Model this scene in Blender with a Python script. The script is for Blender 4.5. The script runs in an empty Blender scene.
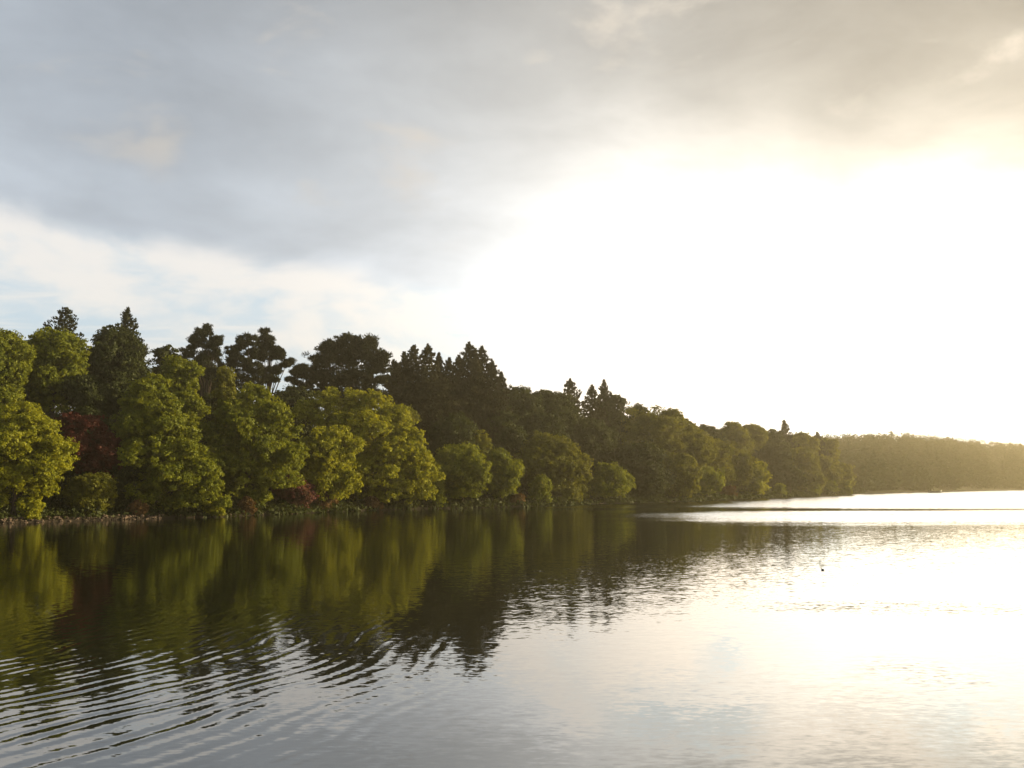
import bpy, math, random
import numpy as np

R = math.radians
sc = bpy.context.scene
col = sc.collection

# ------------------------------------------------------------------ camera
CAM_H, FOV = 3.5, R(54.0)
F = 512.0 / math.tan(FOV / 2)
PITCH = math.atan(100.0 / F)
cam_d = bpy.data.cameras.new('camera')
cam_d.sensor_fit = 'HORIZONTAL'
cam_d.angle = FOV
cam_d.clip_start, cam_d.clip_end = 0.1, 6000
cam = bpy.data.objects.new('camera', cam_d)
cam.location = (0, 0, CAM_H)
cam.rotation_euler = (R(90) + PITCH, 0, 0)
col.objects.link(cam)
sc.camera = cam

# ------------------------------------------------------------------ exposure, sampling
sc.view_settings.view_transform = 'Standard'
sc.view_settings.look = 'None'
sc.view_settings.gamma = 1
sc.view_settings.use_curve_mapping = False
sc.view_settings.exposure = 0.93
sc.cycles.use_denoising = True
sc.cycles.max_bounces = 6
sc.cycles.diffuse_bounces = 2
sc.cycles.glossy_bounces = 3
sc.cycles.transmission_bounces = 3
sc.cycles.volume_bounces = 0
sc.cycles.transparent_max_bounces = 4
sc.cycles.sample_clamp_indirect = 6

# ------------------------------------------------------------------ sun
SUN_AZ, SUN_EL, SUN_STR = R(70), R(15), 5.0           # azimuth from +Y towards +X
SUN_DIR = (math.sin(SUN_AZ) * math.cos(SUN_EL), math.cos(SUN_AZ) * math.cos(SUN_EL), math.sin(SUN_EL))
sun_d = bpy.data.lights.new('sun', 'SUN')
sun_d.energy = SUN_STR
sun_d.angle = R(0.6)
sun_d.color = (1.0, 0.84, 0.50)
sun = bpy.data.objects.new('sun', sun_d)
sun.rotation_euler = (R(90) - SUN_EL, 0, math.pi - SUN_AZ)
sun.location = (200, 130, 80)
col.objects.link(sun)


# ------------------------------------------------------------------ node helper
class NT:
    def __init__(self, tree):
        self.t = tree
        self.n, self.l = tree.nodes, tree.links
        self.n.clear()

    def node(self, typ, **kw):
        nd = self.n.new(typ)
        for k, v in kw.items():
            setattr(nd, k, v)
        return nd

    def put(self, sock, v):
        if hasattr(v, 'links') or hasattr(v, 'is_linked'):
            self.l.new(v, sock)
        else:
            if sock.type == 'RGBA' and len(v) == 3:
                v = (*v, 1)
            sock.default_value = v

    def m(self, op, a, b=None, c=None, clamp=False):
        nd = self.node('ShaderNodeMath', operation=op, use_clamp=clamp)
        for i, v in enumerate((a, b, c)):
            if v is not None:
                self.put(nd.inputs[i], v)
        return nd.outputs[0]

    def v(self, op, a, b=None, s=None):
        nd = self.node('ShaderNodeVectorMath', operation=op)
        self.put(nd.inputs[0], a)
        if b is not None:
            self.put(nd.inputs[1], b)
        if s is not None:
            self.put(nd.inputs[3], s)
        return nd.outputs['Value'] if op in ('DOT_PRODUCT', 'LENGTH', 'DISTANCE') else nd.outputs[0]

    def sep(self, a):
        nd = self.node('ShaderNodeSeparateXYZ')
        self.put(nd.inputs[0], a)
        return nd.outputs

    def comb(self, x, y, z):
        nd = self.node('ShaderNodeCombineXYZ')
        for i, q in enumerate((x, y, z)):
            self.put(nd.inputs[i], q)
        return nd.outputs[0]

    def step(self, x, a, b):
        nd = self.node('ShaderNodeMapRange', interpolation_type='SMOOTHSTEP')
        self.put(nd.inputs['Value'], x)
        self.put(nd.inputs['From Min'], a)
        self.put(nd.inputs['From Max'], b)
        return nd.outputs['Result']

    def lin(self, x, a, b, c, d):
        nd = self.node('ShaderNodeMapRange')
        self.put(nd.inputs['Value'], x)
        for nme, q in zip(('From Min', 'From Max', 'To Min', 'To Max'), (a, b, c, d)):
            self.put(nd.inputs[nme], q)
        return nd.outputs['Result']

    def band(self, x, a, b, c, d):
        return self.m('MULTIPLY', self.step(x, a, b), self.m('SUBTRACT', 1.0, self.step(x, c, d)))

    def noise(self, vec, scale, detail=2.0, rough=0.5, out='Fac', dist=0.0):
        nd = self.node('ShaderNodeTexNoise')
        self.put(nd.inputs['Vector'], vec)
        nd.inputs['Scale'].default_value = scale
        nd.inputs['Detail'].default_value = detail
        nd.inputs['Roughness'].default_value = rough
        nd.inputs['Distortion'].default_value = dist
        return nd.outputs[out]

    def mix(self, f, a, b):
        nd = self.node('ShaderNodeMix', data_type='RGBA')
        self.put(nd.inputs[0], f)
        self.put(nd.inputs[6], a)
        self.put(nd.inputs[7], b)
        return nd.outputs[2]

    def ramp(self, x, pts):
        nd = self.node('ShaderNodeValToRGB')
        self.put(nd.inputs[0], x)
        els = nd.color_ramp.elements
        while len(els) < len(pts):
            els.new(0.5)
        for e, (p, c) in zip(els, pts):
            e.position = p
            e.color = (c, c, c, 1) if not isinstance(c, tuple) else (*c, 1)
        return nd.outputs[0]


# ------------------------------------------------------------------ world: evening sky with a cloud deck
world = bpy.data.worlds.new('World')
sc.world = world
world.use_nodes = True
w = NT(world.node_tree)
sky = w.node('ShaderNodeTexSky', sky_type='NISHITA')
sky.sun_disc = False
sky.sun_elevation = SUN_EL
sky.sun_rotation = SUN_AZ
sky.air_density, sky.dust_density = 1.0, 1.5
d = w.v('NORMALIZE', w.node('ShaderNodeTexCoord').outputs['Generated'])
dx, dy, dz = w.sep(d)
el = w.m('MULTIPLY', w.m('ARCSINE', dz), 57.2958)
az = w.m('MULTIPLY', w.m('ARCTAN2', dx, dy), 57.2958)
cs = w.m('MAXIMUM', w.v('DOT_PRODUCT', d, SUN_DIR), 0.0)
# clouds lie on layers overhead: project the direction on to a plane
inv = w.m('DIVIDE', 1.0, w.m('ADD', w.m('MAXIMUM', dz, 0.0), 0.07))
P = w.comb(w.m('MULTIPLY', dx, inv), w.m('MULTIPLY', dy, inv), 0.0)
D2 = w.comb(w.m('DIVIDE', az, 13.0), w.m('DIVIDE', el, 6.0), 0.0)
big = w.noise(P, 0.75, 5, 0.55, dist=0.3)
med = w.noise(w.v('ADD', D2, (7.3, 2.1, 0)), 1.1, 6, 0.58, dist=0.25)
wisp = w.noise(w.v('MULTIPLY', w.v('ADD', P, (1.7, 9.1, 0)), (0.6, 1.3, 1)), 1.6, 7, 0.62, dist=0.7)
edge = w.m('MULTIPLY', w.ramp(w.lin(az, -60, 60, 0, 1), [
    (0.0, 14.5 / 40), (0.275, 13.7 / 40), (0.39, 12.2 / 40), (0.49, 10.9 / 40), (0.512, 12.0 / 40), (0.53, 13.4 / 40), (0.56, 14.3 / 40), (0.62, 14.0 / 40), (0.655, 13.2 / 40), (0.69, 14.3 / 40), (1.0, 14.8 / 40)]), 40.0)
edge = w.m('ADD', edge, w.m('MULTIPLY', w.m('SUBTRACT', med, 0.5), w.lin(az, -5, 16, 3.6, 3.4)))
soft = w.lin(az, -1.5, 10, 1.0, 4.2)
deck = w.step(el, w.m('SUBTRACT', edge, soft), w.m('ADD', edge, soft))
# clear gap under the deck: bright, scattering more towards the sun
glow = w.m('MINIMUM', w.m('ADD', 0.80, w.m('MULTIPLY', w.m('POWER', cs, 3.0), 8.0)), 2.7)
warm = w.step(cs, 0.05, 0.85)
gapc = w.mix(warm, (0.92, 0.98, 1.03), (1.10, 1.02, 0.86))
streak = w.m('MAXIMUM', w.m('MULTIPLY', w.step(wisp, 0.42, 0.64), 0.8), w.step(med, 0.38, 0.56))
gapc = w.mix(streak, w.v('MULTIPLY', gapc, (0.80, 0.90, 0.97)), w.v('MULTIPLY', gapc, (1.22, 1.10, 1.00)))
gap = w.v('SCALE', gapc, s=glow)
# the deck itself: grey, warmer and thinner towards the sun
dl = w.m('ADD', 0.245, w.m('MULTIPLY', w.m('ADD', w.m('MULTIPLY', big, 0.5), w.m('MULTIPLY', med, 0.5)), 0.58))
dl = w.m('MULTIPLY', dl, w.lin(el, 16, 45, 1.10, 0.36))
dl = w.m('MULTIPLY', dl, w.lin(cs, 0.45, 0.85, 1.0, 0.5))
deckc = w.mix(w.step(cs, 0.0, 0.8), (0.89, 0.995, 1.13), (1.10, 1.0, 0.84))
puff = w.noise(w.v('ADD', D2, (13.4, 2.2, 0)), 1.5, 6, 0.55, dist=0.3)
hi = w.m('MULTIPLY', w.m('MULTIPLY', w.step(puff, 0.55, 0.72), w.step(w.m('SUBTRACT', el, edge), 1.5, 6.0)), 0.62)
dl = w.m('MULTIPLY', dl, w.m('ADD', 1.0, w.m('MULTIPLY', w.m('MULTIPLY', w.m('MULTIPLY', w.m('POWER', cs, 1.0), w.step(az, -22, 6)), 3.9), w.m('POWER', 2.718, w.m('DIVIDE', w.m('MULTIPLY', w.m('MAXIMUM', w.m('SUBTRACT', el, edge), 0.0), -1.0), 6.5)))))
deckl = w.v('SCALE', deckc, s=dl)
deckl = w.mix(hi, deckl, w.v('SCALE', w.mix(warm, (0.74, 0.69, 0.63), (1.15, 1.0, 0.82)), s=w.m('ADD', 0.92, w.m('MULTIPLY', w.m('POWER', cs, 3.0), 0.5))))
thin = w.m('SUBTRACT', 1.0, deck)
skyc = w.mix(w.m('SUBTRACT', 1.0, w.m('POWER', thin, 1.7)), gap, deckl)
clear = w.v('SCALE', sky.outputs[0], s=w.m('MULTIPLY', w.m('SUBTRACT', 1.0, deck), 0.25))
bg = w.node('ShaderNodeBackground')
w.put(bg.inputs['Color'], w.v('ADD', w.v('SCALE', skyc, s=10.0), clear))
bg.inputs['Strength'].default_value = 0.0508
w.l.new(bg.outputs[0], w.node('ShaderNodeOutputWorld').inputs[0])


# ------------------------------------------------------------------ geometry helpers
def mesh_obj(name, verts, faces, mat, parent=None, tint=None, smooth=False):
    me = bpy.data.meshes.new(name)
    verts = np.asarray(verts, dtype=np.float32)
    if isinstance(faces, np.ndarray):
        nf, k = faces.shape
        me.vertices.add(len(verts))
        me.vertices.foreach_set('co', verts.ravel())
        me.loops.add(nf * k)
        me.loops.foreach_set('vertex_index', faces.astype(np.int32).ravel())
        me.polygons.add(nf)
        me.polygons.foreach_set('loop_start', np.arange(0, nf * k, k, dtype=np.int32))
        me.update(calc_edges=True)
    else:
        me.from_pydata(verts.tolist(), [], faces)
        me.update()
    if tint is not None:
        at = me.attributes.new('tint', 'FLOAT', 'FACE')
        at.data.foreach_set('value', np.asarray(tint, dtype=np.float32))
    if smooth:
        me.polygons.foreach_set('use_smooth', np.ones(len(me.polygons), dtype=bool))
    me.materials.append(mat)
    o = bpy.data.objects.new(name, me)
    col.objects.link(o)
    if parent is not None:
        o.parent = parent
    return o


def tag(o, label=None, cat=None, group=None, kind=None):
    for k, q in (('label', label), ('category', cat), ('group', group), ('kind', kind)):
        if q:
            o[k] = q
    return o


def empty(name, loc):
    o = bpy.data.objects.new(name, None)
    o.location = loc
    o.empty_display_size = 0.3
    col.objects.link(o)
    return o


# ------------------------------------------------------------------ the lie of the land
SH_PX = np.array([-150, 0, 153, 235, 391, 460, 525, 600, 682, 755, 800, 850, 880, 930, 1024, 1150, 1320], float)
SH_Y = np.array([68, 90, 103, 110, 139, 148, 156, 178, 199, 245, 290, 346, 400, 457, 606, 860, 1150], float)
SHORE = np.stack([(SH_PX - 512) / F * SH_Y, SH_Y], 1)
SHORE = np.vstack([[[-230, -80], [-150, 10]], SHORE, [[1500, 1250]]])


def noise2(x, y, seed):
    r = np.random.default_rng(seed)
    s = np.zeros_like(x)
    for k in range(10):
        a, ph, fr = r.uniform(0, 6.28), r.uniform(0, 6.28), r.uniform(0.04, 0.35)
        s = s + np.sin((x * math.cos(a) + y * math.sin(a)) * fr + ph) / 10
    return s


def shore_dist(x, y):
    """signed distance inland from the far shore (positive on land)"""
    x, y = np.asarray(x, float), np.asarray(y, float)
    best = np.full(x.shape, 1e9)
    sign = np.ones(x.shape)
    for a, b in zip(SHORE[:-1], SHORE[1:]):
        ab = b - a
        L = ab @ ab
        t = np.clip(((x - a[0]) * ab[0] + (y - a[1]) * ab[1]) / L, 0, 1)
        qx, qy = x - a[0] - t * ab[0], y - a[1] - t * ab[1]
        dd = np.hypot(qx, qy)
        cr = ab[0] * (y - a[1]) - ab[1] * (x - a[0])
        m = dd < best
        best = np.where(m, dd, best)
        sign = np.where(m, np.where(cr > 0, 1.0, -1.0), sign)
    return best * sign


def ground(x, y):
    x, y = np.asarray(x, float), np.asarray(y, float)
    s = shore_dist(x, y) + 0.9 * noise2(x * 2.2, y * 2.2, 4)
    k = np.interp(x, [0, 80, 160, 240], [0.33, 0.24, 0.26, 0.45])
    top = np.interp(x, [0, 60, 150, 300], [22, 17, 19, 44])
    land = 0.10 + 0.25 * np.clip(s, 0, 1) + 0.05 * np.clip(s, 0, 6) + top * (1 - np.exp(-np.maximum(s - 5, 0) * k / top)) + 0.5 * noise2(x, y, 7) * np.clip(s / 6, 0, 1)
    bed = np.maximum(-2.2, 0.10 + 0.5 * s)
    z = np.where(s > 0, land, bed)
    return z


def at(px, py, Y):
    """world point seen at a pixel at forward distance Y"""
    sl = math.tan(PITCH + math.atan((384 - py) / F))
    dzz = sl * Y
    c = Y * math.cos(PITCH) + dzz * math.sin(PITCH)
    return np.array([(px - 512) / F * c, Y, CAM_H + dzz])


# ------------------------------------------------------------------ materials
def principled(name, colr, rough=0.8, spec=0.2):
    m = bpy.data.materials.new(name)
    m.use_nodes = True
    n = NT(m.node_tree)
    b = n.node('ShaderNodeBsdfPrincipled')
    b.inputs['Roughness'].default_value = rough
    b.inputs['Specular IOR Level'].default_value = spec
    n.put(b.inputs['Base Color'], colr)
    n.l.new(b.outputs[0], n.node('ShaderNodeOutputMaterial').inputs[0])
    return m, n, b


def leaf_material(name, base, alt, trans=0.35):
    m = bpy.data.materials.new(name)
    m.use_nodes = True
    n = NT(m.node_tree)
    t = n.node('ShaderNodeAttribute', attribute_name='tint').outputs['Fac']
    pos = n.node('ShaderNodeNewGeometry').outputs['Position']
    nz = n.noise(pos, 0.35, 3, 0.6)
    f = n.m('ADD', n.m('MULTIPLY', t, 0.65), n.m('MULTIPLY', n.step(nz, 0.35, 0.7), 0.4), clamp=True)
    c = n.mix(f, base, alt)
    dif = n.node('ShaderNodeBsdfDiffuse')
    tr = n.node('ShaderNodeBsdfTranslucent')
    gl = n.node('ShaderNodeBsdfGlossy')
    gl.inputs['Roughness'].default_value = 0.5
    gl.inputs['Color'].default_value = (0.5, 0.5, 0.45, 1)
    n.put(dif.inputs[0], c)
    n.put(tr.inputs[0], n.v('MULTIPLY', c, (1.25, 1.1, 0.5)))
    m1 = n.node('ShaderNodeMixShader')
    m1.inputs[0].default_value = trans
    n.l.new(dif.outputs[0], m1.inputs[1])
    n.l.new(tr.outputs[0], m1.inputs[2])
    m2 = n.node('ShaderNodeMixShader')
    m2.inputs[0].default_value = 0.014
    n.l.new(m1.outputs[0], m2.inputs[1])
    n.l.new(gl.outputs[0], m2.inputs[2])
    n.l.new(m2.outputs[0], n.node('ShaderNodeOutputMaterial').inputs[0])
    return m


LEAF = {
    'yellow': leaf_material('yellow_green_leaves', (0.125, 0.14, 0.010), (0.33, 0.325, 0.022), 0.42),
    'green': leaf_material('mid_green_leaves', (0.078, 0.098, 0.010), (0.225, 0.24, 0.022), 0.40),
    'olive': leaf_material('olive_leaves', (0.068, 0.077, 0.012), (0.19, 0.185, 0.021), 0.38),
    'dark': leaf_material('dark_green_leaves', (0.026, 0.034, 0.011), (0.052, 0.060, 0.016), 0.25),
    'copper': leaf_material('copper_leaves', (0.042, 0.011, 0.010), (0.105, 0.026, 0.019), 0.3),
    'needle': leaf_material('pine_needles', (0.016, 0.020, 0.010), (0.036, 0.040, 0.017), 0.1),
    'fir': leaf_material('fir_needles', (0.022, 0.022, 0.011), (0.046, 0.043, 0.018), 0.1),
    'rust': leaf_material('rusty_leaves', (0.070, 0.040, 0.018), (0.150, 0.085, 0.030), 0.3),
    'pink': leaf_material('pink_flowers_and_leaves', (0.060, 0.045, 0.018), (0.19, 0.055, 0.060), 0.3),
}
BARK, n_, b_ = principled('bark', (0.09, 0.065, 0.045), 0.95, 0.1)
n_.put(b_.inputs['Base Color'], n_.mix(n_.noise(n_.node('ShaderNodeTexCoord').outputs['Object'], 3.0, 5, 0.6), (0.025, 0.019, 0.014), (0.075, 0.056, 0.042)))

# ground
m_ground, g, gb = principled('forest_floor', (0.06, 0.05, 0.03), 0.95, 0.1)
gp = g.node('ShaderNodeNewGeometry').outputs['Position']
gz = g.sep(gp)[2]
gc = g.mix(g.step(g.noise(gp, 0.5, 5, 0.65), 0.4, 0.65), (0.035, 0.026, 0.016), (0.055, 0.055, 0.018))
gc = g.mix(g.m('MULTIPLY', g.band(gz, 0.2, 0.5, 1.0, 2.2), g.step(g.noise(gp, 0.25, 4, 0.6), 0.42, 0.6)), gc, (0.075, 0.075, 0.025))
gc = g.mix(g.m('SUBTRACT', 1.0, g.step(gz, 0.05, 0.35)), gc, g.mix(g.noise(gp, 2.5, 5, 0.7), (0.022, 0.017, 0.012), (0.06, 0.045, 0.032)))
g.put(gb.inputs['Base Color'], gc)

# lake water: normals come from wave slopes given in metres
m_water, q, wb = principled('lake_water', (0.010, 0.011, 0.005), 0.03, 0.5)
wb.inputs['IOR'].default_value = 2.0
pos = q.node('ShaderNodeNewGeometry').outputs['Position']
X, Y, Z = q.sep(pos)
# rings of a wake spreading from the left
CX, CY = -30.0, 27.0
wob = q.noise(pos, 0.16, 2, 0.5, out='Color')
rx = q.m('SUBTRACT', X, CX)
ry = q.m('SUBTRACT', Y, CY)
rr = q.m('SQRT', q.m('ADD', q.m('MULTIPLY', rx, rx), q.m('MULTIPLY', ry, ry)))
rw = q.m('ADD', rr, q.m('MULTIPLY', q.m('SUBTRACT', q.sep(wob)[0], 0.5), 2.2))
ph = q.m('MULTIPLY', rw, 6.2832 / 0.41)
ph2 = q.m('MULTIPLY', rw, 6.2832 / 0.19)
ring_mask = q.m('MULTIPLY', q.band(rr, 13, 22, 27, 34), q.m('SUBTRACT', 1.0, q.step(X, -4.5, 4.5)))
ring_mask = q.m('MULTIPLY', ring_mask, q.lin(q.noise(q.v('MULTIPLY', pos, (1, 1, 1)), 0.42, 3, 0.6), 0.34, 0.66, 0.10, 1.35))
ring_mask = q.m('MULTIPLY', ring_mask, q.m('SUBTRACT', 1.0, q.m('MULTIPLY', q.step(Y, 22, 36), 0.9)))
amp = q.m('MULTIPLY', ring_mask, 0.031)
pn = q.m('MULTIPLY', q.m('SUBTRACT', q.noise(pos, 0.40, 3, 0.55), 0.5), 3.0)
ph3 = q.m('ADD', q.m('MULTIPLY', rw, 6.2832 / 0.30), pn)
m3 = q.lin(q.noise(q.v('ADD', pos, (5, 3, 0)), 0.6, 2, 0.5), 0.35, 0.65, 0.0, 0.9)
rs = q.m('MULTIPLY', amp, q.m('ADD', q.m('COSINE', q.m('ADD', ph, pn)), q.m('ADD', q.m('MULTIPLY', q.m('COSINE', ph3), m3), q.m('MULTIPLY', q.m('COSINE', ph2), 0.25))))
sx = q.m('MULTIPLY', rs, q.m('DIVIDE', rx, rr))
sy = q.m('MULTIPLY', rs, q.m('DIVIDE', ry, rr))
# wind: calm nearly everywhere, ruffled in patches and streaks
wn = q.noise(q.v('MULTIPLY', pos, (0.25, 1.0, 1)), 0.05, 4, 0.6)
Yn = q.m('ADD', Y, q.m('MULTIPLY', q.m('SUBTRACT', q.noise(q.v('MULTIPLY', pos, (0.3, 1, 1)), 0.02, 3, 0.5), 0.5), 26.0))
az_ = q.m('DIVIDE', X, q.m('MAXIMUM', Y, 1.0))
right = q.step(az_, -0.06, 0.12)
Yb = q.m('ADD', Yn, q.m('MULTIPLY', q.m('SUBTRACT', q.noise(q.v('MULTIPLY', pos, (0.14, 1, 1)), 0.16, 3, 0.6), 0.5), 22.0))
str1 = q.m('MULTIPLY', q.step(Yb, 143, 160), right)
str2 = q.m('MULTIPLY', q.band(Yb, 84, 116, 119, 142), q.step(az_, 0.0, 0.24))
str3 = q.m('MULTIPLY', q.band(Y, 20, 34, 44, 60), q.step(az_, -0.12, 0.05))
pa = q.m('SUBTRACT', 1.0, q.step(q.v('LENGTH', q.v('MULTIPLY', q.v('SUBTRACT', pos, (7.7, 19.2, 0)), (0.75, 0.5, 1))), 0.3, 1.1))
pb = q.m('SUBTRACT', 1.0, q.step(q.v('LENGTH', q.v('MULTIPLY', q.v('SUBTRACT', pos, (11.5, 29.0, 0)), (0.2, 0.45, 1))), 0.4, 1.2))
gust = q.m('MULTIPLY', q.step(wn, 0.5, 0.72), q.step(az_, -0.3, 0.0))
ruff = q.m('ADD', q.m('MULTIPLY', q.m('MAXIMUM', str1, str2), 0.065),
           q.m('ADD', q.m('MULTIPLY', str3, 0.014), q.m('ADD', q.m('MULTIPLY', q.m('MAXIMUM', pa, pb), 0.065), q.m('MULTIPLY', gust, 0.010))))
calm = q.m('ADD', 0.015, q.m('MULTIPLY', q.step(Y, 40, 80), 0.012))
n1 = q.noise(q.v('MULTIPLY', pos, (0.5, 1.0, 1)), 11.0, 2, 0.55, out='Color')
n2 = q.noise(q.v('MULTIPLY', pos, (0.35, 1.0, 1)), 4.2, 2, 0.5, out='Color')
a1x, a1y, _ = q.sep(n1)
a2x, a2y, _ = q.sep(n2)
tot = q.m('ADD', calm, ruff)


def slope(a, b):
    s = q.m('ADD', q.m('MULTIPLY', q.m('SUBTRACT', a, 0.5), 3.2), q.m('MULTIPLY', q.m('SUBTRACT', b, 0.5), 1.6))
    return q.m('MULTIPLY', s, tot)


sx = q.m('ADD', sx, q.m('MULTIPLY', slope(a1x, a2x), 0.8))
sy = q.m('ADD', q.m('ADD', sy, slope(a1y, a2y)), q.m('MULTIPLY', q.m('MAXIMUM', str1, str2), 0.085))
nrm = q.v('NORMALIZE', q.comb(q.m('MULTIPLY', sx, -1.0), q.m('MULTIPLY', sy, -1.0), 1.0))
q.put(wb.inputs['Normal'], nrm)

# ------------------------------------------------------------------ ground sheet, water, haze
XS = np.concatenate([np.arange(-400, -120, 14.0), np.arange(-120, 160, 2.5), np.arange(160, 520, 6.0), np.arange(520, 1501, 20.0)])
YS = np.concatenate([np.arange(-120, 60, 12.0), np.arange(60, 320, 2.5), np.arange(320, 640, 5.0), np.arange(640, 1501, 20.0)])
gx, gy = np.meshgrid(XS, YS)
gzv = ground(gx, gy)
nx, ny = len(XS), len(YS)
idx = np.arange(nx * ny).reshape(ny, nx)
quads = np.stack([idx[:-1, :-1], idx[:-1, 1:], idx[1:, 1:], idx[1:, :-1]], -1).reshape(-1, 4)
tag(mesh_obj('ground', np.stack([gx, gy, gzv], -1).reshape(-1, 3), quads, m_ground, smooth=True), kind='structure')
tag(mesh_obj('lake_water', [(-400, -120, 0), (1500, -120, 0), (1500, 1500, 0), (-400, 1500, 0)], np.array([[0, 1, 2, 3]]), m_water), kind='structure')

m_haze = bpy.data.materials.new('haze')
m_haze.use_nodes = True
hz = NT(m_haze.node_tree)
pv = hz.node('ShaderNodeVolumePrincipled')
pv.inputs['Color'].default_value = (1.0, 0.86, 0.58, 1)
pv.inputs['Density'].default_value = 0.00040
pv.inputs['Anisotropy'].default_value = 0.72
hz.l.new(pv.outputs[0], hz.node('ShaderNodeOutputMaterial').inputs['Volume'])
HX0, HX1, HY0, HY1, HZ0, HZ1 = -410, 1510, -130, 1510, -3.3, 62
hv = [(x, y, z) for z in (HZ0, HZ1) for y in (HY0, HY1) for x in (HX0, HX1)]
hf = [(0, 2, 3, 1), (4, 5, 7, 6), (0, 1, 5, 4), (2, 6, 7, 3), (0, 4, 6, 2), (1, 3, 7, 5)]
tag(mesh_obj('haze', hv, hf, m_haze), kind='stuff')


# ------------------------------------------------------------------ foliage
def unit(v):
    return v / np.maximum(np.linalg.norm(v, axis=-1, keepdims=True), 1e-9)


def cards(rng, pos, out, L, W, spike=0.0):
    """leaf faces at pos; out = the way each looks; spike 1 = long axis along out"""
    n = len(pos)
    L = L * rng.uniform(0.7, 1.35, (n, 1))
    W = W * rng.uniform(0.7, 1.35, (n, 1))
    nr = unit(out + rng.normal(0, 0.55, (n, 3)))
    ax = rng.normal(0, 1, (n, 3))
    ax = unit(ax - (ax * nr).sum(1, keepdims=True) * nr)
    if spike > 0:
        lo = unit(out + rng.normal(0, 0.35, (n, 3)) + [0, 0, 0.35])
        sw = (rng.random((n, 1)) < spike)
        ax = np.where(sw, lo, ax)
    b = unit(np.cross(nr, ax) + 1e-6)
    v = np.stack([pos - ax * L * 0.5, pos + b * W * 0.5 - ax * L * 0.05, pos + ax * L * 0.5, pos - b * W * 0.5 - ax * L * 0.05], 1)
    return v.reshape(-1, 3)


def lobes_foliage(rng, lobes, ls, dens=1.0, spike=0.0, rc_f=0.26, aspect=0.62, sub=4, ragged=0.16):
    """lobes: (n,6) centre and radii. Leaf clumps over every lobe's outside, some inside."""
    V, T = [], []
    extra = []
    if ragged > 0.3:
        lobes = lobes * np.array([1, 1, 1, 0.78, 0.78, 0.82])
    for l in lobes:
        for _ in range(sub):
            u = unit(rng.normal(0, 1, 3))
            u[2] = abs(u[2]) * 0.9 - 0.25
            f = rng.uniform(0.28, 0.5)
            if ragged > 0.3:
                u[2] = rng.uniform(-0.6, 1.1)
                f *= 0.62
            extra.append(np.concatenate([l[:3] + u * l[3:] * rng.uniform(0.75, 1.02 if ragged < 0.3 else 1.35), l[3:] * f * np.array([1, 1, rng.uniform(0.8, 1.25)])]))
    core = lobes.copy()
    core[:, 3:] *= 0.88 if ragged < 0.3 else 0.52
    lobes = np.vstack([core, extra]) if extra else lobes
    C, RD = lobes[:, :3], lobes[:, 3:]
    for i in range(len(lobes)):
        r = RD[i].mean()
        rc = float(np.clip(rc_f * r * rng.uniform(0.75, 1.3), ls * 1.4, ls * 5.0))
        n = int(5.0 * (r / rc) ** 2 * dens) + 6
        u = unit(rng.normal(0, 1, (n, 3)))
        u = u[(u[:, 2] > -0.75)]
        cc = C[i] + u * RD[i] * (rng.uniform(0.72, 1.04, (len(u), 1)) + ragged * rng.exponential(0.6, (len(u), 1)))
        keep = np.ones(len(u), bool)
        for j in range(len(lobes)):
            if j != i:
                inside = (((cc - C[j]) / RD[j]) ** 2).sum(1) < 0.55
                keep &= ~(inside & (rng.random(len(u)) < 0.9))
        cc, u = cc[keep], u[keep]
        nl = max(10, int(1.9 * math.pi * rc * rc / (ls * ls * aspect * 0.5) * 0.62))
        m = len(cc)
        if m == 0:
            continue
        off = unit(rng.normal(0, 1, (m, nl, 3))) * (rng.random((m, nl, 1)) ** 0.55) * rc * rng.uniform(0.55, 1.45, (m, 1, 1))
        off[:, :, 2] *= 0.62
        p = (cc[:, None, :] + off).reshape(-1, 3)
        o = unit(off * 1.2 / rc + u[:, None, :] * 0.7 + np.array([0, 0, 0.35])).reshape(-1, 3)
        V.append(cards(rng, p, o, ls, ls * aspect, spike))
        ct = np.repeat(rng.uniform(0, 0.75, m), nl)
        T.append(np.clip(ct + rng.uniform(-0.15, 0.3, m * nl), 0, 1))
        if ragged > 0.3:
            continue
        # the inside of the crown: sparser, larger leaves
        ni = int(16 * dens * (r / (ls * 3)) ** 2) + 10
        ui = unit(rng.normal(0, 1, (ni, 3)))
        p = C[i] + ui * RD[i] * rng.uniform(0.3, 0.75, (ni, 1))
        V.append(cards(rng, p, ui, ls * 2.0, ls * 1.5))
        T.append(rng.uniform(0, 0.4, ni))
    v = np.concatenate(V)
    f = np.arange(len(v)).reshape(-1, 4)
    return v, f, np.concatenate(T)


def tube(path, radii, k=7):
    path = np.asarray(path, float)
    n = len(path)
    tang = unit(np.gradient(path, axis=0))
    ref = np.array([0.31, 0.95, 0.05])
    a = unit(np.cross(tang, ref))
    b = np.cross(tang, a)
    th = np.linspace(0, 2 * math.pi, k, endpoint=False)
    ring = np.cos(th)[None, :, None] * a[:, None, :] + np.sin(th)[None, :, None] * b[:, None, :]
    v = (path[:, None, :] + ring * np.asarray(radii, float)[:, None, None]).reshape(-1, 3)
    f = []
    for i in range(n - 1):
        for j in range(k):
            f.append((i * k + j, i * k + (j + 1) % k, (i + 1) * k + (j + 1) % k, (i + 1) * k + j))
    return v, np.array(f)


def join(parts):
    V, Fc, o = [], [], 0
    for v, f in parts:
        V.append(v)
        Fc.append(f + o)
        o += len(v)
    return np.concatenate(V), np.concatenate(Fc)


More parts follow.
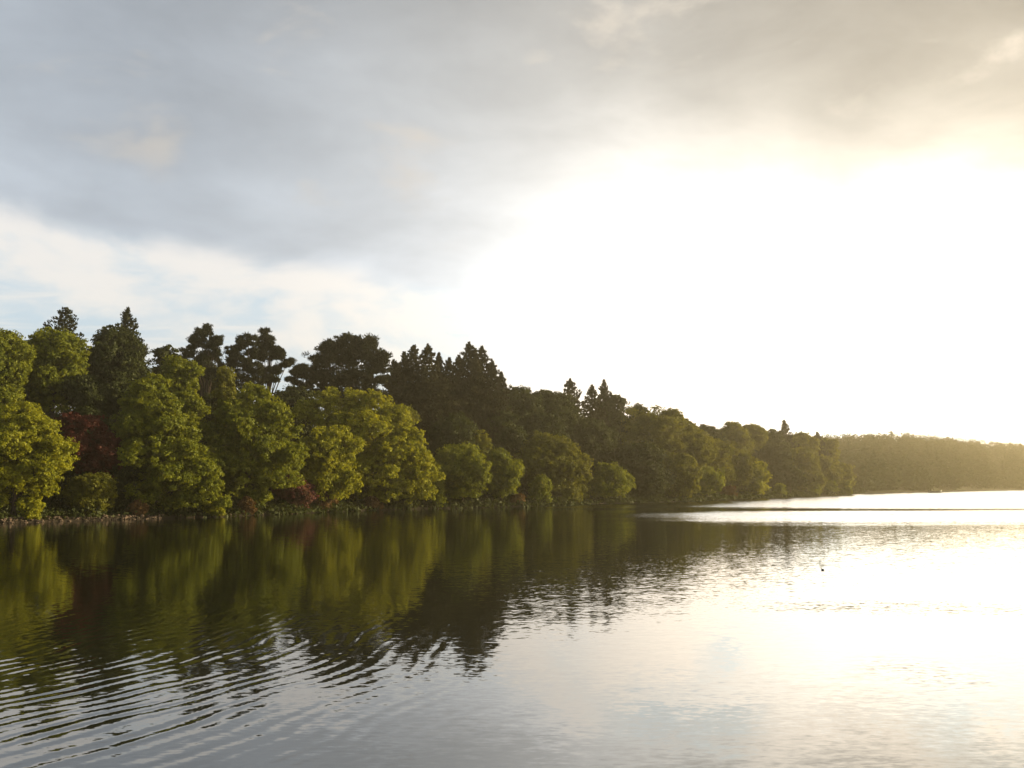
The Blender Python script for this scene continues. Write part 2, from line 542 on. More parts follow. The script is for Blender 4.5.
def trunk_mesh(rng, top, r0, limbs, lean=0.4):
    H = top[2]
    t = np.linspace(0, 1, 7)
    mid = np.stack([top[0] * t ** 1.3 + np.sin(t * 3.0) * lean * rng.uniform(-1, 1), top[1] * t ** 1.3 + np.sin(t * 2.6) * lean * rng.uniform(-1, 1), H * t], 1)
    mid[0, 2] = -0.5
    rad = r0 * (1 - 0.82 * t)
    rad[0] *= 1.35
    parts = [tube(mid, rad, 8)]
    for L in limbs:
        L = np.asarray(L, float)
        h = np.clip(L[2] * rng.uniform(0.45, 0.7), 0.15 * H, 0.92 * H)
        base = np.array([np.interp(h, mid[:, 2], mid[:, 0]), np.interp(h, mid[:, 2], mid[:, 1]), h])
        s = np.linspace(0, 1, 5)[:, None]
        p = base + (L - base) * s + np.array([0, 0, 1.0]) * np.sin(s * math.pi) * 0.08 * np.linalg.norm(L - base)
        rb = r0 * (1 - 0.75 * h / H) * 0.5
        parts.append(tube(p, rb * (1 - 0.8 * s[:, 0]), 5))
    return join(parts)


def depth(px, ds):
    return float(np.interp(px, SH_PX, SH_Y)) + ds


SEED = [100]


def next_rng():
    SEED[0] += 1
    return np.random.default_rng(SEED[0])


def root_at(name, px, ds):
    Yd = depth(px, ds)
    x = (px - 512) / F * Yd / math.cos(PITCH) * math.cos(PITCH)
    p = at(px, 484, Yd)
    z = float(ground(p[0], Yd))
    return empty(name, (p[0], Yd, z)), np.array([p[0], Yd, z]), Yd


def auto_lobes(rng, px, top, bot, wid, n=None, skew=0.0, round_=1.0):
    """crown lobes in pixels: (px, py, r, depth offset in r)"""
    H = bot - top
    n = n or int(np.clip(8 + H * wid / 500, 9, 20))
    cx, cy = px, (top + bot) / 2
    r = 0.23 * min(wid, H) + 0.06 * max(wid, H)
    L = [(px + rng.uniform(-0.08, 0.08) * wid, top + r * 0.9, r * 0.9, 0)]
    for k in range(n):
        u = unit(rng.normal(0, 1, 3))
        yy = u[2]
        ex = (wid / 2 - r * 0.95) * rng.uniform(0.75, 1.05)
        L.append((cx + u[0] * ex + skew * yy * -wid * 0.2, cy - yy * (H / 2 - r * 0.9), r * rng.uniform(0.7, 1.15), u[1] * ex / r))
    return L


def lobes_world(rng, L, base, Yd, flat=0.85):
    out = []
    for l in L:
        px, py, r = l[:3]
        dofs = l[3] if len(l) > 3 else rng.uniform(-0.7, 0.7)
        rw_ = r * Yd / F
        p = at(px, py, Yd)
        out.append((p[0] - base[0], dofs * rw_, p[2] - base[2], rw_, rw_ * 1.05, rw_ * flat))
    return np.array(out)


def broadleaf(px, top, wid, ds, mat, label, bot=None, lobes=None, name='broadleaf_tree', cat='tree', group=None, n=None, dens=1.0, skew=0.0, ls=None):
    rng = next_rng()
    root, base, Yd = root_at(name, px, ds)
    tag(root, label, cat, group)
    if bot is None:
        bot = top + wid * 1.1
    L = lobes if lobes else auto_lobes(rng, px, top, bot, wid, n, skew)
    lw = lobes_world(rng, L, base, Yd)
    gl_ = np.maximum(ground(base[0] + lw[:, 0], base[1] + lw[:, 1]), 0.0) - base[2]
    lw[:, 2] = np.maximum(lw[:, 2], gl_ + lw[:, 5] * 0.62)
    ls = ls or float(np.clip(0.0023 * Yd, 0.2, 0.8))
    if cat == 'shrub':
        ls *= 0.8
    v, f, t = lobes_foliage(rng, lw, ls, dens)
    if cat == 'shrub':
        stems = [tube([(0, 0, -0.2), tuple(lw[i, :3] * 0.5 + np.array([0, 0, 0.05])), tuple(lw[i, :3])], [0.07, 0.05, 0.02], 5) for i in range(min(6, len(lw)))]
        tv, tf = join(stems)
        mesh_obj('foliage', v, f, LEAF[mat], root, t)
        mesh_obj('stem', tv, tf, BARK, root)
    else:
        hi_ = lw[np.argmax(lw[:, 2])]
        topz = max(hi_[2] * 0.92, 1.0)
        cxy = lw[:, :2].mean(0)
        r0 = 0.018 * topz + 0.06
        limbs = [lw[i, :3] for i in rng.permutation(len(lw))[:9]]
        tv, tf = trunk_mesh(rng, (cxy[0], cxy[1], topz), r0, limbs)
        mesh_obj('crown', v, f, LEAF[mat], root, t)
        mesh_obj('trunk', tv, tf, BARK, root, smooth=True)
    return root


def scots_pine(px, top, wid, ds, label, bot, mat='needle', group=None, n=15, name='pine_tree', lobes=None, dens=1.0, ragged=0.5, tips=()):
    """bare-branched pine: flat pads of needles on crooked limbs, sky between"""
    rng = next_rng()
    root, base, Yd = root_at(name, px, ds)
    tag(root, label, 'tree', group)
    s = Yd / F
    H = at(px, top, Yd)[2] - base[2]
    zb = at(px, bot, Yd)[2] - base[2]
    W = wid * s / 2
    if lobes:
        lw = []
        for (lx, ly, rx_, ry_) in lobes:
            p = at(lx, ly, Yd)
            lw.append((p[0] - base[0], rng.uniform(-0.5, 0.5) * rx_ * s, p[2] - base[2], rx_ * s, rx_ * s, ry_ * s * (1.75 if ragged > 0.3 else 1.0)))
    else:
        lw = [(0, 0, H - 0.13 * W, W * 0.34, W * 0.34, W * 0.22)]
        for k in range(n):
            t = (k + rng.uniform(0, 1)) / n
            z = zb + (H - zb) * t * 0.95
            a = k * 2.4 + rng.uniform(-0.5, 0.5)
            L = W * (0.35 + 0.65 * math.sin(math.pi * min(1, (1 - t) * 0.75 + 0.18))) * rng.uniform(0.55, 1.0)
            r = W * rng.uniform(0.22, 0.38)
            lw.append(((L - r * 0.6) * math.cos(a), (L - r * 0.6) * math.sin(a), z, r, r, r * 0.42))
    lw = np.array(lw)
    ls = float(np.clip(0.0028 * Yd, 0.26, 0.9))
    if ragged > 0.3:
        ls *= 0.8
    v, f, t = lobes_foliage(rng, lw, ls, dens * (0.6 if ragged > 0.3 else 0.62), spike=0.85, rc_f=0.30, aspect=0.26, sub=5 if ragged < 0.3 else 9, ragged=ragged)
    if tips:
        tv_, tt_ = [v], [t]
        for (tx, ty, tw, th_) in tips:
            p = at(tx, ty, Yd)
            m = 420
            tw, th_ = tw * 1.9, th_ * 1.7
            u = rng.random(m) ** 0.6
            a = rng.uniform(0, 6.28, m)
            rad = tw * 0.5 * s * u * rng.uniform(0.3, 1.25, m)
            q_ = np.stack([p[0] - base[0] + rad * np.cos(a), rad * np.sin(a), p[2] - base[2] - u * th_ * s], 1)
            tv_.append(cards(rng, q_, unit(np.stack([np.cos(a), np.sin(a), np.full(m, 0.7)], 1)), ls * 1.1, ls * 0.32, 0.9))
            tt_.append(rng.uniform(0, 0.6, m))
        v = np.concatenate(tv_)
        f = np.arange(len(v)).reshape(-1, 4)
        t = np.concatenate(tt_)
    tv, tf = trunk_mesh(rng, (0.2, 0.1, H * 0.97), 0.015 * H + 0.06, [l[:3] for l in lw], 0.3)
    mesh_obj('crown', v, f, LEAF[mat], root, t)
    mesh_obj('trunk', tv, tf, BARK, root, smooth=True)
    return root


def spruce(px, top, wid, ds, label, bot, mat='needle', group=None, tips=None, name='spruce_tree', power=0.85, dens=1.0):
    """pointed conifer: whorls of drooping branches; tips = further leaders (px, py)"""
    rng = next_rng()
    root, base, Yd = root_at(name, px, ds)
    tag(root, label, 'tree', group)
    s = Yd / F
    zb = max(at(px, bot, Yd)[2] - base[2], 0.6)
    ls = float(np.clip(0.0030 * Yd, 0.3, 0.8))
    V, T, parts = [], [], []
    heads = [(px, top, wid, zb)] + [(t[0], t[1], t[2], None) for t in (tips or [])]
    for (hx, hy, hw, hb) in heads:
        p = at(hx, hy, Yd)
        H = p[2] - base[2]
        cx = p[0] - base[0]
        cyo = 0 if hb is not None else rng.uniform(-0.4, 0.4) * hw * s
        W = hw * s / 2
        z0 = hb if hb is not None else max(H - 6 * W, zb)
        z = H - 0.15
        while z > z0:
            t = (H - z) / max(H - z0, 0.1)
            rad = W * (t ** power) + 0.25 * min(1, (H - z) / 1.0)
            nb = 5 + int(3 * t * 2)
            a0 = rng.uniform(0, 6.28)
            for b in range(nb):
                a = a0 + b * 6.283 / nb + rng.uniform(-0.3, 0.3)
                L = rad * rng.uniform(0.45, 1.3)
                m = int(4 + 16 * dens * (L / ls) ** 1.25 * 0.28)
                u = rng.random(m) ** 0.6
                sag = -0.22 * L * u + 0.13 * L * u ** 3
                wd = (0.30 * L * (1.05 - u) + 0.10) * rng.uniform(-1, 1, m)
                q_ = np.stack([cx + np.cos(a) * L * u - np.sin(a) * wd, cyo + np.sin(a) * L * u + np.cos(a) * wd, z + sag + rng.normal(0, 0.10 * ls + 0.03 * L, m)], 1)
                o = np.stack([np.cos(a) * np.ones(m) * 0.6, np.sin(a) * np.ones(m) * 0.6, np.full(m, 0.6)], 1)
                V.append(cards(rng, q_, unit(o), ls * 1.05, ls * 0.5, 0.55))
                T.append(np.clip(rng.uniform(0, 0.5) + rng.uniform(-0.1, 0.4, m), 0, 1))
                if L > 0.8 and b % 2 == 0:
                    parts.append(tube([(cx * 0.9, cyo * 0.9, z), (cx + math.cos(a) * L * 0.5, cyo + math.sin(a) * L * 0.5, z - 0.1 * L), (cx + math.cos(a) * L * 0.9, cyo + math.sin(a) * L * 0.9, z - 0.12 * L)], [0.05, 0.035, 0.01], 4))
            z -= max(0.42 * ls + 0.16 * rad, 0.3)
        parts.append(tube([(0, 0, -0.5), (cx * 0.6, cyo * 0.6, H * 0.35), (cx, cyo, H * 0.7), (cx, cyo, H)], [0.013 * H + 0.08, 0.011 * H + 0.05, 0.06, 0.015], 7))
    v = np.concatenate(V)
    f = np.arange(len(v)).reshape(-1, 4)
    mesh_obj('crown', v, f, LEAF[mat], root, np.concatenate(T))
    tv, tf = join(parts)
    mesh_obj('trunk', tv, tf, BARK, root, smooth=True)
    return root


def shrub(px, top, wid, ds, mat, label, bot, group=None, name='waterside_shrub', n=None):
    return broadleaf(px, top, wid, ds, mat, label, bot + 0.22 * (bot - top), name=name, cat='shrub', group=group, n=n or 9)


B, S, SP, SH = broadleaf, scots_pine, spruce, shrub

# ------------------------------------------------------------------ the wood, left to right: waterside trees
B(14, 398, 105, 2, 'yellow', 'bright yellow-green rounded tree at the waterside on the left edge of the picture',
  lobes=[(10, 418, 22), (35, 428, 20), (-18, 425, 24), (55, 448, 17), (20, 448, 24, -1), (-10, 458, 26, -1), (48, 470, 20, -.6), (60, 465, 12, -.3), (15, 478, 22, -.9), (-22, 485, 22), (40, 488, 14), (8, 440, 24, .9), (40, 455, 22, .9), (-35, 460, 26, .6), (25, 505, 9), (2, 500, 10)])
B(88, 411, 62, 5, 'copper', 'dark red copper-leaved tree between the yellow-green tree and the cascading tree', bot=480, name='copper_beech',
  lobes=[(75, 424, 13), (90, 426, 13), (100, 440, 14), (82, 445, 16, -.8), (104, 455, 13), (112, 462, 10), (88, 464, 15), (72, 436, 12, .6), (100, 470, 12)])
SH(96, 470, 60, 2, 'olive', 'low olive-green bush on the stony shore below the red tree', 516)
SH(122, 446, 34, 4, 'dark', 'slim dull green sapling bush right of the red tree', 512)
B(165, 368, 130, 3, 'green', 'tall cascading green tree sloping down to the water right of the red tree', name='broadleaf_tree',
  lobes=[(150, 388, 17), (132, 405, 17), (160, 408, 20), (142, 428, 22, -.6), (172, 430, 20, -.6), (125, 440, 16), (187, 450, 19, -.4), (160, 455, 24, -1), (140, 470, 20, -.4), (202, 472, 18, -.6), (180, 478, 22, -1.2), (213, 490, 15, -.8), (155, 490, 19, -.9), (195, 497, 15, -1), (135, 492, 15), (224, 502, 8, -.6), (165, 430, 24, 1), (185, 465, 24, 1), (150, 420, 22, 1), (175, 505, 10, -1)])
B(180, 357, 46, 14, 'green', 'mid green tree top rising behind the cascading tree', bot=445)
B(246, 382, 110, 4, 'green', 'broad domed green tree at the water between the cascading tree and the widest tree',
  lobes=[(252, 399, 18), (232, 412, 18), (268, 412, 19), (215, 432, 17), (250, 425, 22, -.6), (282, 430, 18), (228, 448, 20, -.6), (266, 448, 24, -.9), (290, 455, 16), (212, 465, 16), (245, 470, 22, -.8), (278, 478, 20, -.6), (225, 485, 16), (255, 495, 14), (250, 430, 28, 1), (240, 465, 26, 1), (275, 460, 24, 1)])
B(326, 426, 76, 1, 'yellow', 'smaller yellow-green tree leaning over the water in front of the widest tree', bot=506)
B(378, 388, 150, 4, 'yellow', 'widest waterside tree, a huge yellow-green dome lit on its right side',
  lobes=[(325, 403, 16), (350, 402, 17), (375, 406, 19), (308, 412, 14), (395, 420, 18), (338, 425, 22, -.5), (368, 430, 24, -.8), (408, 440, 17), (420, 458, 15), (395, 452, 22, -.8), (425, 475, 14), (412, 478, 18, -.7), (380, 472, 24, -1.1), (398, 493, 17, -.8), (425, 492, 12, -.5), (360, 470, 22, -.3), (350, 490, 18), (372, 495, 15, -.8), (350, 430, 28, 1), (385, 455, 30, 1), (405, 470, 26, 1), (345, 465, 28, 1)])
SH(436, 462, 22, 1, 'green', 'narrow green bush at the right foot of the widest tree', 504)
B(462, 441, 62, 2, 'green', 'round bright green waterside tree just right of the narrow bush', bot=505)
B(502, 446, 40, 3, 'green', 'upright green tree close right of the round bright green tree', bot=504)
B(548, 430, 64, 8, 'olive', 'tall olive tree with lit top behind the low bushes near the middle', bot=502)
SH(541, 474, 26, 1, 'green', 'small light green bush at the water below the tall olive tree', 504)
B(578, 452, 36, 4, 'olive', 'narrow olive tree between the tall olive tree and the right rounded bush', bot=502)
B(606, 463, 56, 1, 'green', 'low rounded green tree on the waterside at the middle of the photo', bot=503)
SH(566, 482, 30, 2, 'olive', 'dull low bush squeezed left of the low rounded tree', 505)

# shore shrubs
SH(291, 474, 52, 2, 'pink', 'pink-flowering dark bush at the water below the broad domed tree', 512)
SH(246, 496, 16, 1, 'rust', 'small round brown bush at the water right of the cascading tree', 516)
SH(214, 500, 24, 0, 'yellow', 'tiny yellow-green bush hanging over the water at the cascading tree', 516)
SH(322, 490, 36, 1, 'rust', 'brownish bush under the smaller yellow-green tree', 512)
SH(372, 496, 22, 1, 'rust', 'little rust-coloured bush under the widest tree', 510)
SH(136, 500, 22, 1, 'rust', 'low reddish bush on the stones left of the cascading tree', 517)
SH(32, 495, 20, 1, 'yellow', 'small bright bush under the left edge yellow-green tree', 521)
SH(518, 494, 14, 2, 'rust', 'tiny brown bush between the upright tree and the small light bush', 505)

# ------------------------------------------------------------------ second row and the ridge
B(0, 324, 64, 20, 'green', 'tall pale green tree cut by the left edge above the yellow-green tree', bot=420)
B(55, 327, 62, 22, 'green', 'tall light green feathery tree above the red tree', bot=425)
B(116, 322, 74, 32, 'dark', 'large dark rounded tree behind the cascading tree', bot=430)
SP(66, 307, 74, 42, 'dark broad conifer poking up behind the feathery tree', 400, power=0.6)
SP(128, 307, 56, 44, 'pointed dark spruce tip behind the large dark rounded tree', 390)
B(166, 343, 36, 36, 'dark', 'thin loose tree on the skyline left of the first pine', bot=400, dens=0.5)
B(86, 372, 46, 18, 'dark', 'dark tree standing directly behind the red tree', bot=460)
S(204, 327, 50, 40, 'first dark pine on the skyline with a stepped left side', 385,
  lobes=[(206, 331, 5, 4), (200, 338, 8, 5), (206, 345, 10, 5), (196, 345, 9, 5), (215, 343, 6, 3), (219, 341, 4, 2.5), (190, 352, 9, 5), (208, 355, 12, 5), (218, 354, 5, 3), (196, 362, 12, 6), (185, 362, 8, 5), (205, 368, 12, 6), (212, 378, 8, 5), (190, 378, 12, 7)])
S(243, 338, 44, 40, 'dark flat-topped pine left of the forked airy pine', 385,
  lobes=[(250, 341, 6, 4), (242, 344, 6, 4), (238, 350, 7, 4), (248, 353, 7, 4), (233, 356, 6, 4), (242, 362, 8, 4), (230, 364, 7, 5), (250, 366, 7, 4), (225, 372, 8, 5), (240, 374, 11, 6), (255, 378, 10, 6), (235, 384, 12, 6)])
S(265, 332, 52, 39, 'airy dark pine with long right-hand branches and gaps of sky', 390,
  lobes=[(264, 336, 6, 4), (269, 343, 6, 3.5), (262, 348, 7, 3.5), (272, 349, 6, 3), (258, 355, 6, 3), (268, 358, 8, 3), (279, 352, 4, 2.5), (279, 357, 5, 2.5), (288, 362, 5, 2), (283, 366, 6, 2), (276, 370, 6, 3), (265, 372, 9, 4), (272, 380, 8, 4), (258, 384, 10, 5)])
S(300, 366, 32, 46, 'small dark pine in the dip between the airy pine and the big round pine', 400)
B(226, 386, 70, 24, 'dark', 'dark tree filling the hollow below the first pine', bot=470)
B(292, 384, 60, 30, 'dark', 'dark tree below the dip in the skyline, left of the big round pine', bot=450)
B(163, 383, 56, 26, 'dark', 'shadowy tree below the thin loose tree', bot=450)
B(225, 365, 20, 16, 'olive', 'slender olive tree top against the dark below the flat-topped pine', bot=430)
S(349, 332, 80, 34, 'big round dark pine, the widest crown on the skyline', 420, name='pine_tree', dens=1.5, ragged=0.29, tips=[(349, 331, 14, 16), (340, 335, 12, 14), (330, 339, 13, 14), (360, 334, 12, 14), (371, 338, 12, 14), (322, 350, 12, 14), (380, 347, 10, 12), (314, 360, 10, 12)],
  lobes=[(348, 343, 12, 9), (330, 348, 11, 9), (367, 346, 10, 8), (320, 362, 10, 9), (338, 360, 16, 12), (358, 360, 17, 13), (376, 355, 9, 6), (380, 361, 8, 4), (374, 370, 10, 6), (317, 375, 9, 8), (335, 380, 18, 13), (362, 382, 16, 12), (380, 381, 7, 4), (325, 392, 14, 9), (350, 398, 18, 10), (372, 396, 12, 8)])
SP(414, 345, 62, 30, 'jagged dark fir with two tips right of the big round pine', 455, mat='fir', name='fir_tree', power=0.72, dens=1.3,
   tips=[(403, 350, 52), (429, 346, 60), (438, 351, 40), (395, 361, 44)])
SP(469, 342, 72, 28, 'tallest brown-tinted fir with several tips, above the round bright green tree', 455, mat='fir', name='fir_tree', power=0.72, dens=1.3,
   tips=[(482, 346, 60), (458, 353, 56), (492, 360, 48), (450, 359, 50), (501, 370, 34), (476, 350, 40)])
SP(440, 372, 90, 26, 'shaded fir standing between the two jagged firs', 455, mat='fir', name='fir_tree', power=0.7)
SP(396, 362, 60, 30, 'narrow shaded fir against the right side of the big round pine', 430, mat='fir', name='fir_tree', power=0.7)
B(404, 404, 26, 18, 'olive', 'small olive tree top peeping over the widest tree', bot=445)
B(452, 412, 60, 18, 'dark', 'dark tree directly behind the round bright green tree', bot=480)
B(503, 408, 44, 22, 'dark', 'dim green tree rising behind the upright green tree', bot=475)
B(519, 383, 52, 42, 'dark', 'dark rounded crown on the skyline right of the tallest fir', bot=450)
B(550, 388, 52, 44, 'dark', 'second dark rounded crown on the skyline, left of the pointed spruces', bot=450)
SP(570, 379, 62, 44, 'tallest of the pointed spruces on the skyline in the middle', 450, mat='fir', power=0.75)
SP(592, 385, 44, 46, 'thin pointed spruce between its two neighbours on the middle skyline', 440, mat='fir')
SP(604, 380, 36, 48, 'spindly spruce spire farthest right of the pointed spruces', 440, mat='fir')
B(614, 393, 36, 46, 'dark', 'flat dark tree top beside the spindly spruce spire', bot=450)
B(640, 404, 46, 46, 'dark', 'dim low crown on the skyline left of the big hillside dome', bot=470)
B(592, 418, 62, 30, 'dark', 'shadowed crown above the low rounded tree', bot=480)
B(540, 412, 60, 30, 'dark', 'shadowed crown behind the tall olive tree', bot=480)
B(628, 440, 50, 18, 'dark', 'shadowed tree right behind the low rounded tree', bot=500)
B(560, 402, 46, 38, 'dark', 'dim crown under the second dark rounded crown', bot=460)
B(480, 430, 30, 16, 'olive', 'small dull tree between the round bright tree and the upright tree', bot=480)

B(618, 412, 64, 66, 'dark', 'deep shaded crown showing between the spindly spruce and the hillside dome', bot=475)
B(428, 376, 80, 52, 'dark', 'dark broad crown deep behind the jagged fir with two tips', bot=450)
B(474, 380, 80, 50, 'dark', 'dark broad crown deep behind the tallest brown-tinted fir', bot=450)
B(205, 360, 60, 58, 'dark', 'dark crown closing the wood behind the first pine', bot=420)
B(30, 345, 60, 44, 'dark', 'dark crown between the pale tree at the left edge and the feathery tree', bot=420)

# ------------------------------------------------------------------ headland on the right
B(660, 406, 84, 30, 'olive', 'big domed tree on the headland slope, highest there', bot=490)
B(648, 440, 50, 5, 'dark', 'shaded tree at the water left of the headland front trees', bot=502)
B(690, 424, 56, 22, 'olive', 'olive tree right of the big headland dome', bot=495)
B(682, 452, 40, 3, 'olive', 'lit olive waterside tree below the big headland dome', bot=501)
B(712, 436, 44, 18, 'olive', 'olive tree with stepped crown midway along the headland', bot=496)
B(706, 466, 36, 2, 'green', 'low lit tree at the water midway along the headland', bot=500)
B(738, 450, 40, 14, 'olive', 'dull green tree behind the round lit headland tree', bot=496)
B(756, 459, 28, 3, 'yellow', 'round lit yellow-green tree standing alone at the headland shore', bot=497)
SH(729, 486, 14, 2, 'rust', 'small orange-brown bush left of the round lit headland tree', 499)
B(704, 424, 40, 50, 'dark', 'dim crown on the ridge just right of the big headland dome', bot=470)
B(731, 422, 42, 60, 'olive', 'hazy crown on the headland ridge, first of the level stretch', bot=470)
B(752, 423, 36, 64, 'olive', 'hazy crown on the headland ridge with ragged top', bot=470)
B(769, 427, 34, 66, 'dark', 'hazy crown on the ridge left of the headland conifer', bot=470)
SP(784, 420, 32, 66, 'lone small conifer poking above the headland ridge', 460, mat='fir')
B(802, 431, 44, 60, 'olive', 'hazy crown on the ridge right of the headland conifer', bot=470)
SP(817, 432, 26, 60, 'tiny hazy conifer near the end of the headland ridge', 460, mat='fir')
B(829, 437, 28, 56, 'olive', 'last hazy crown on the ridge before the far hill', bot=475)
B(775, 442, 44, 34, 'dark', 'brown shaded tree on the slope right of the round lit headland tree', bot=492)
B(800, 446, 40, 30, 'olive', 'hazy lit-edged tree on the slope under the ridge crowns', bot=490)
B(790, 464, 40, 14, 'dark', 'shaded low tree at the water right of the round lit tree', bot=497)
B(822, 454, 40, 24, 'olive', 'hazy rounded tree near the tip of the headland', bot=492)
B(838, 462, 34, 14, 'olive', 'hazy sloping tree at the very tip of the headland', bot=494)
B(812, 472, 30, 8, 'olive', 'low hazy tree at the water near the headland tip', bot=496)
SH(780, 483, 12, 2, 'green', 'small pale bush at the shore right of the round lit tree', 498)
SH(814, 482, 12, 2, 'green', 'small pale bush on the shore below the low hazy tree', 497)
SH(831, 481, 11, 2, 'green', 'small hazy bush second from the tip of the headland', 496)
SH(845, 480, 10, 1, 'green', 'last little hazy bush at the tip of the headland', 496)


# ------------------------------------------------------------------ the far wood reads as one mass
def far_wood():
    rng = next_rng()
    V, T = [], []
    n = 0
    while n < 1500:
        px = rng.uniform(800, 1230)
        D = float(np.interp(px, SH_PX, SH_Y))
        if px < 862:
            ds = rng.uniform(95, 420)
        else:
            ds = 2 + 420 * rng.random() ** 1.3
        Yd = D + ds
        p = at(px, 484, Yd)
        z = float(ground(p[0], Yd))
        if z < 0.4:
            continue
        n += 1
        r = rng.uniform(3.0, 5.2)
        h = rng.uniform(8, 13) if ds > 12 else rng.uniform(5, 9)
        ls = 0.95
        point = rng.random() < 0.06
        m = 190
        u = unit(rng.normal(0, 1, (m, 3)))
        if point:
            tt = rng.random((m, 1))
            pos_ = np.concatenate([u[:, :2] * (1 - tt) * r * 0.7, tt * (h + 1.5)], 1)
        else:
            pos_ = u * np.array([r, r, h * 0.46]) * rng.uniform(0.75, 1.08, (m, 1)) + np.array([0, 0, h * 0.54])
        V.append(cards(rng, pos_ + np.array([p[0], Yd, z]), unit(u + [0, 0, 0.4]), ls, ls * 0.8))
        T.append(np.clip(rng.uniform(0, 0.6) + rng.uniform(-0.1, 0.3, m), 0, 1))
    v = np.concatenate(V)
    o = mesh_obj('far_wood', v, np.arange(len(v)).reshape(-1, 4), LEAF['dark'], None, np.concatenate(T))
    tag(o, 'hazy brown wood covering the far hill across the lake', 'wood', kind='stuff')


far_wood()


# ------------------------------------------------------------------ undergrowth: brambles at the edge, saplings on the slope
def undergrowth():
    rng = next_rng()
    V, T = [], []
    n = 0
    while n < 6400:
        px = rng.uniform(-90, 862)
        Yd = depth(px, -2 + 75 * rng.random() ** 2.6)
        p = at(px, 484, Yd)
        s_ = float(shore_dist(p[0], Yd))
        z = float(ground(p[0], Yd))
        if z < 0.02 or (px < 165 and s_ < 0.9):
            continue
        n += 1
        h = rng.uniform(0.3, 1.2) + min(max(s_ - 2, 0) * 0.22, 3.6) * rng.uniform(0.3, 1.0)
        r = rng.uniform(0.6, 1.2) + 0.22 * h
        ls = float(np.clip(0.0036 * Yd, 0.3, 0.9))
        m = int(9 + 26 * r * h / (ls * 9))
        u = unit(rng.normal(0, 1, (m, 3)))
        u[:, 2] = np.abs(u[:, 2]) * 1.15 - 0.15
        c = u * np.array([r, r, h]) * (rng.random((m, 1)) ** 0.4)
        V.append(cards(rng, c + np.array([p[0], Yd, z]), unit(u + [0, 0, 0.35]), ls, ls * 0.65))
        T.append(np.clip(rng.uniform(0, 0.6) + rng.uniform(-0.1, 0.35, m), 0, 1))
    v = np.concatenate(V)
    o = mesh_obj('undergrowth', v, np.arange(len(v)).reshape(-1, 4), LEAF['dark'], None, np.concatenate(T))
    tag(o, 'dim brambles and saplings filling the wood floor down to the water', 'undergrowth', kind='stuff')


undergrowth()


# ------------------------------------------------------------------ stones along the near part of the wooded shore
def shore_stones():
    rng = next_rng()
    V, Fc, o = [], [], 0
    ico_v = unit(np.array([(a, b, c) for a, b, c in [(-1, 1.618, 0), (1, 1.618, 0), (-1, -1.618, 0), (1, -1.618, 0), (0, -1, 1.618), (0, 1, 1.618), (0, -1, -1.618), (0, 1, -1.618), (1.618, 0, -1), (1.618, 0, 1), (-1.618, 0, -1), (-1.618, 0, 1)]], float))
    ico_f = np.array([(0, 11, 5), (0, 5, 1), (0, 1, 7), (0, 7, 10), (0, 10, 11), (1, 5, 9), (5, 11, 4), (11, 10, 2), (10, 7, 6), (7, 1, 8), (3, 9, 4), (3, 4, 2), (3, 2, 6), (3, 6, 8), (3, 8, 9), (4, 9, 5), (2, 4, 11), (6, 2, 10), (8, 6, 7), (9, 8, 1)])
    n = 0
    while n < 620:
        px = rng.uniform(-60, 165) if rng.random() < 0.85 else rng.uniform(165, 440)
        Yd = depth(px, rng.uniform(-3.0, 2.5))
        p = at(px, 484, Yd)
        z = float(ground(p[0], Yd))
        if z < -0.08 or z > 0.42:
            continue
        n += 1
        r = rng.uniform(0.05, 0.17) * (1.5 if rng.random() < 0.08 else 1)
        v = ico_v * r * rng.uniform(0.65, 1.3, (12, 1)) * np.array([1.2, 1.0, 0.65])
        V.append(v + np.array([p[0], Yd, z + 0.03]))
        Fc.append(ico_f + o)
        o += 12
    m, n_, b_ = principled('shore_stone', (0.3, 0.25, 0.2), 0.85, 0.2)
    gp_ = n_.node('ShaderNodeNewGeometry').outputs
    n_.put(b_.inputs['Base Color'], n_.mix(gp_['Random Per Island'], (0.022, 0.017, 0.012), (0.15, 0.105, 0.075)))
    ob = mesh_obj('shore_stones', np.concatenate(V), np.concatenate(Fc), m)
    tag(ob, 'pale stones strewn along the water edge under the trees', 'stones', kind='stuff')


shore_stones()


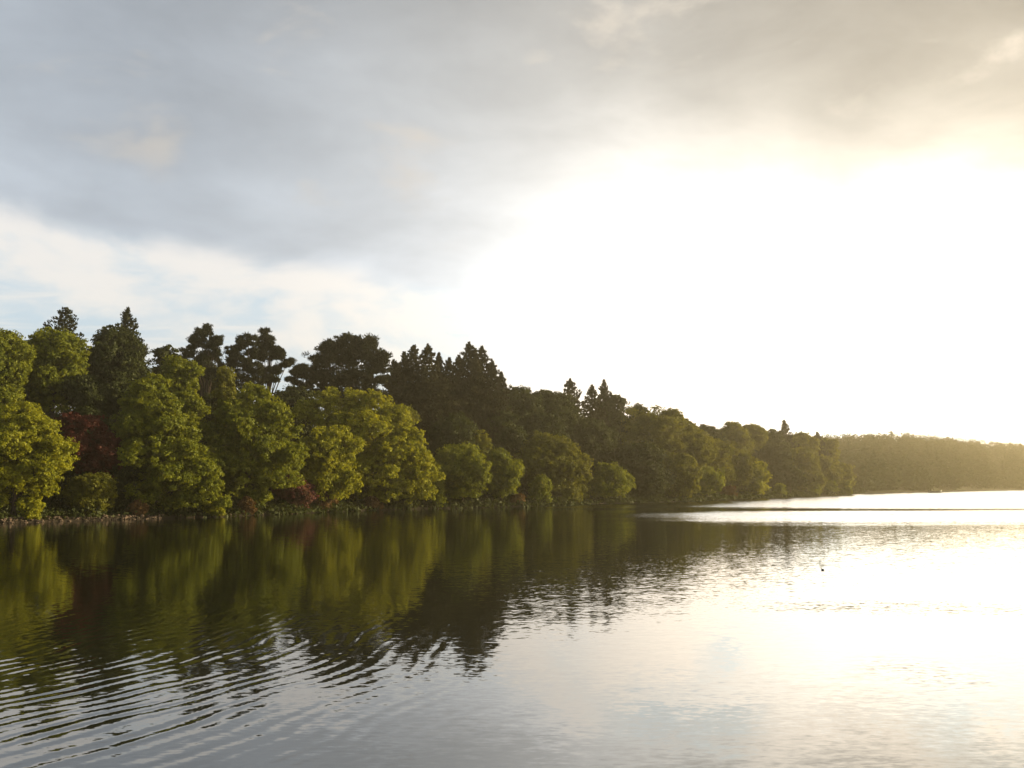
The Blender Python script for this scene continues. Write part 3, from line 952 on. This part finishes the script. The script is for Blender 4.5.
# ------------------------------------------------------------------ small rowing boat far off, and a bird on the water
def rowing_boat():
    Yd = 404.0
    p = at(935, 484, Yd)
    root = empty('rowing_boat', (p[0], Yd, 0.0))
    root.rotation_euler = (0, 0, R(8))
    tag(root, 'small dark open boat on the water below the far wooded hill', 'boat')
    root.scale = (1.25, 1.25, 1.3)
    st = np.linspace(-1, 1, 13)
    V, Fc = [], []
    k = 9
    for t in st:
        bw = 0.78 * (1 - max(t, 0) ** 2.6) * (1 - 0.25 * max(-t, 0) ** 3) + 0.02
        sheer = 0.50 + 0.22 * t * t + 0.12 * max(t, 0)
        for a in np.linspace(0, math.pi, k):
            V.append((t * 2.2, bw * math.cos(a), sheer - (sheer + 0.15 - 0.25 * max(t, 0) ** 3) * math.sin(a) ** 0.8))
    for i in range(len(st) - 1):
        for j in range(k - 1):
            Fc.append((i * k + j, i * k + j + 1, (i + 1) * k + j + 1, (i + 1) * k + j))
    Fc.append(tuple(range(k)))
    m, _, _ = principled('dark_boat_paint', (0.04, 0.05, 0.035), 0.5, 0.4)
    mw, _, _ = principled('boat_wood', (0.16, 0.10, 0.06), 0.7, 0.3)
    hull = mesh_obj('hull', V, Fc, m, root, smooth=True)
    md = hull.modifiers.new('thick', 'SOLIDIFY')
    md.thickness = 0.04

    def box(c, s):
        v = [(c[0] + a * s[0], c[1] + b * s[1], c[2] + e * s[2]) for e in (-.5, .5) for b in (-.5, .5) for a in (-.5, .5)]
        return np.array(v), np.array([(0, 2, 3, 1), (4, 5, 7, 6), (0, 1, 5, 4), (2, 6, 7, 3), (0, 4, 6, 2), (1, 3, 7, 5)])
    for x in (-1.1, 0.1, 1.1):
        v, f = box((x, 0, 0.38), (0.26, 1.25 if x < 1 else 0.95, 0.04))
        mesh_obj('seat', v, f, mw, root)
    v, f = join([box((-2.3, 0, 0.78), (0.28, 0.30, 0.42)), box((-2.32, 0, 0.3), (0.12, 0.12, 0.7))])
    mo = mesh_obj('motor', v, f, m, root)
    bv = mo.modifiers.new('round', 'BEVEL')
    bv.width = 0.04


def swimming_bird():
    Yd = CAM_H * F / (568.5 - 484)
    p = at(820, 484, Yd)
    root = empty('water_bird', (p[0], Yd, 0.0))
    root.rotation_euler = (0, 0, R(150))
    root.scale = (0.52, 0.52, 0.52)
    tag(root, 'tiny dark water bird swimming alone on the bright open lake', 'bird')
    me = bpy.data.meshes.new('body')
    pts = [(-0.13, 0, 0.065, 0.018), (-0.08, 0, 0.045, 0.045), (0, 0, 0.035, 0.062), (0.06, 0, 0.045, 0.052), (0.09, 0, 0.08, 0.026), (0.095, 0, 0.115, 0.020), (0.105, 0, 0.14, 0.030), (0.14, 0, 0.137, 0.012), (0.165, 0, 0.132, 0.006)]
    me.from_pydata([q_[:3] for q_ in pts], [(i, i + 1) for i in range(len(pts) - 1)], [])
    o = bpy.data.objects.new('body', me)
    col.objects.link(o)
    o.parent = root
    o.modifiers.new('skin', 'SKIN')
    for i, q_ in enumerate(pts):
        me.skin_vertices[0].data[i].radius = (q_[3], q_[3])
    me.skin_vertices[0].data[2].use_root = True
    o.modifiers.new('sub', 'SUBSURF').levels = 2
    m, _, _ = principled('dark_feathers', (0.03, 0.026, 0.022), 0.7, 0.2)
    me.materials.append(m)


rowing_boat()
swimming_bird()
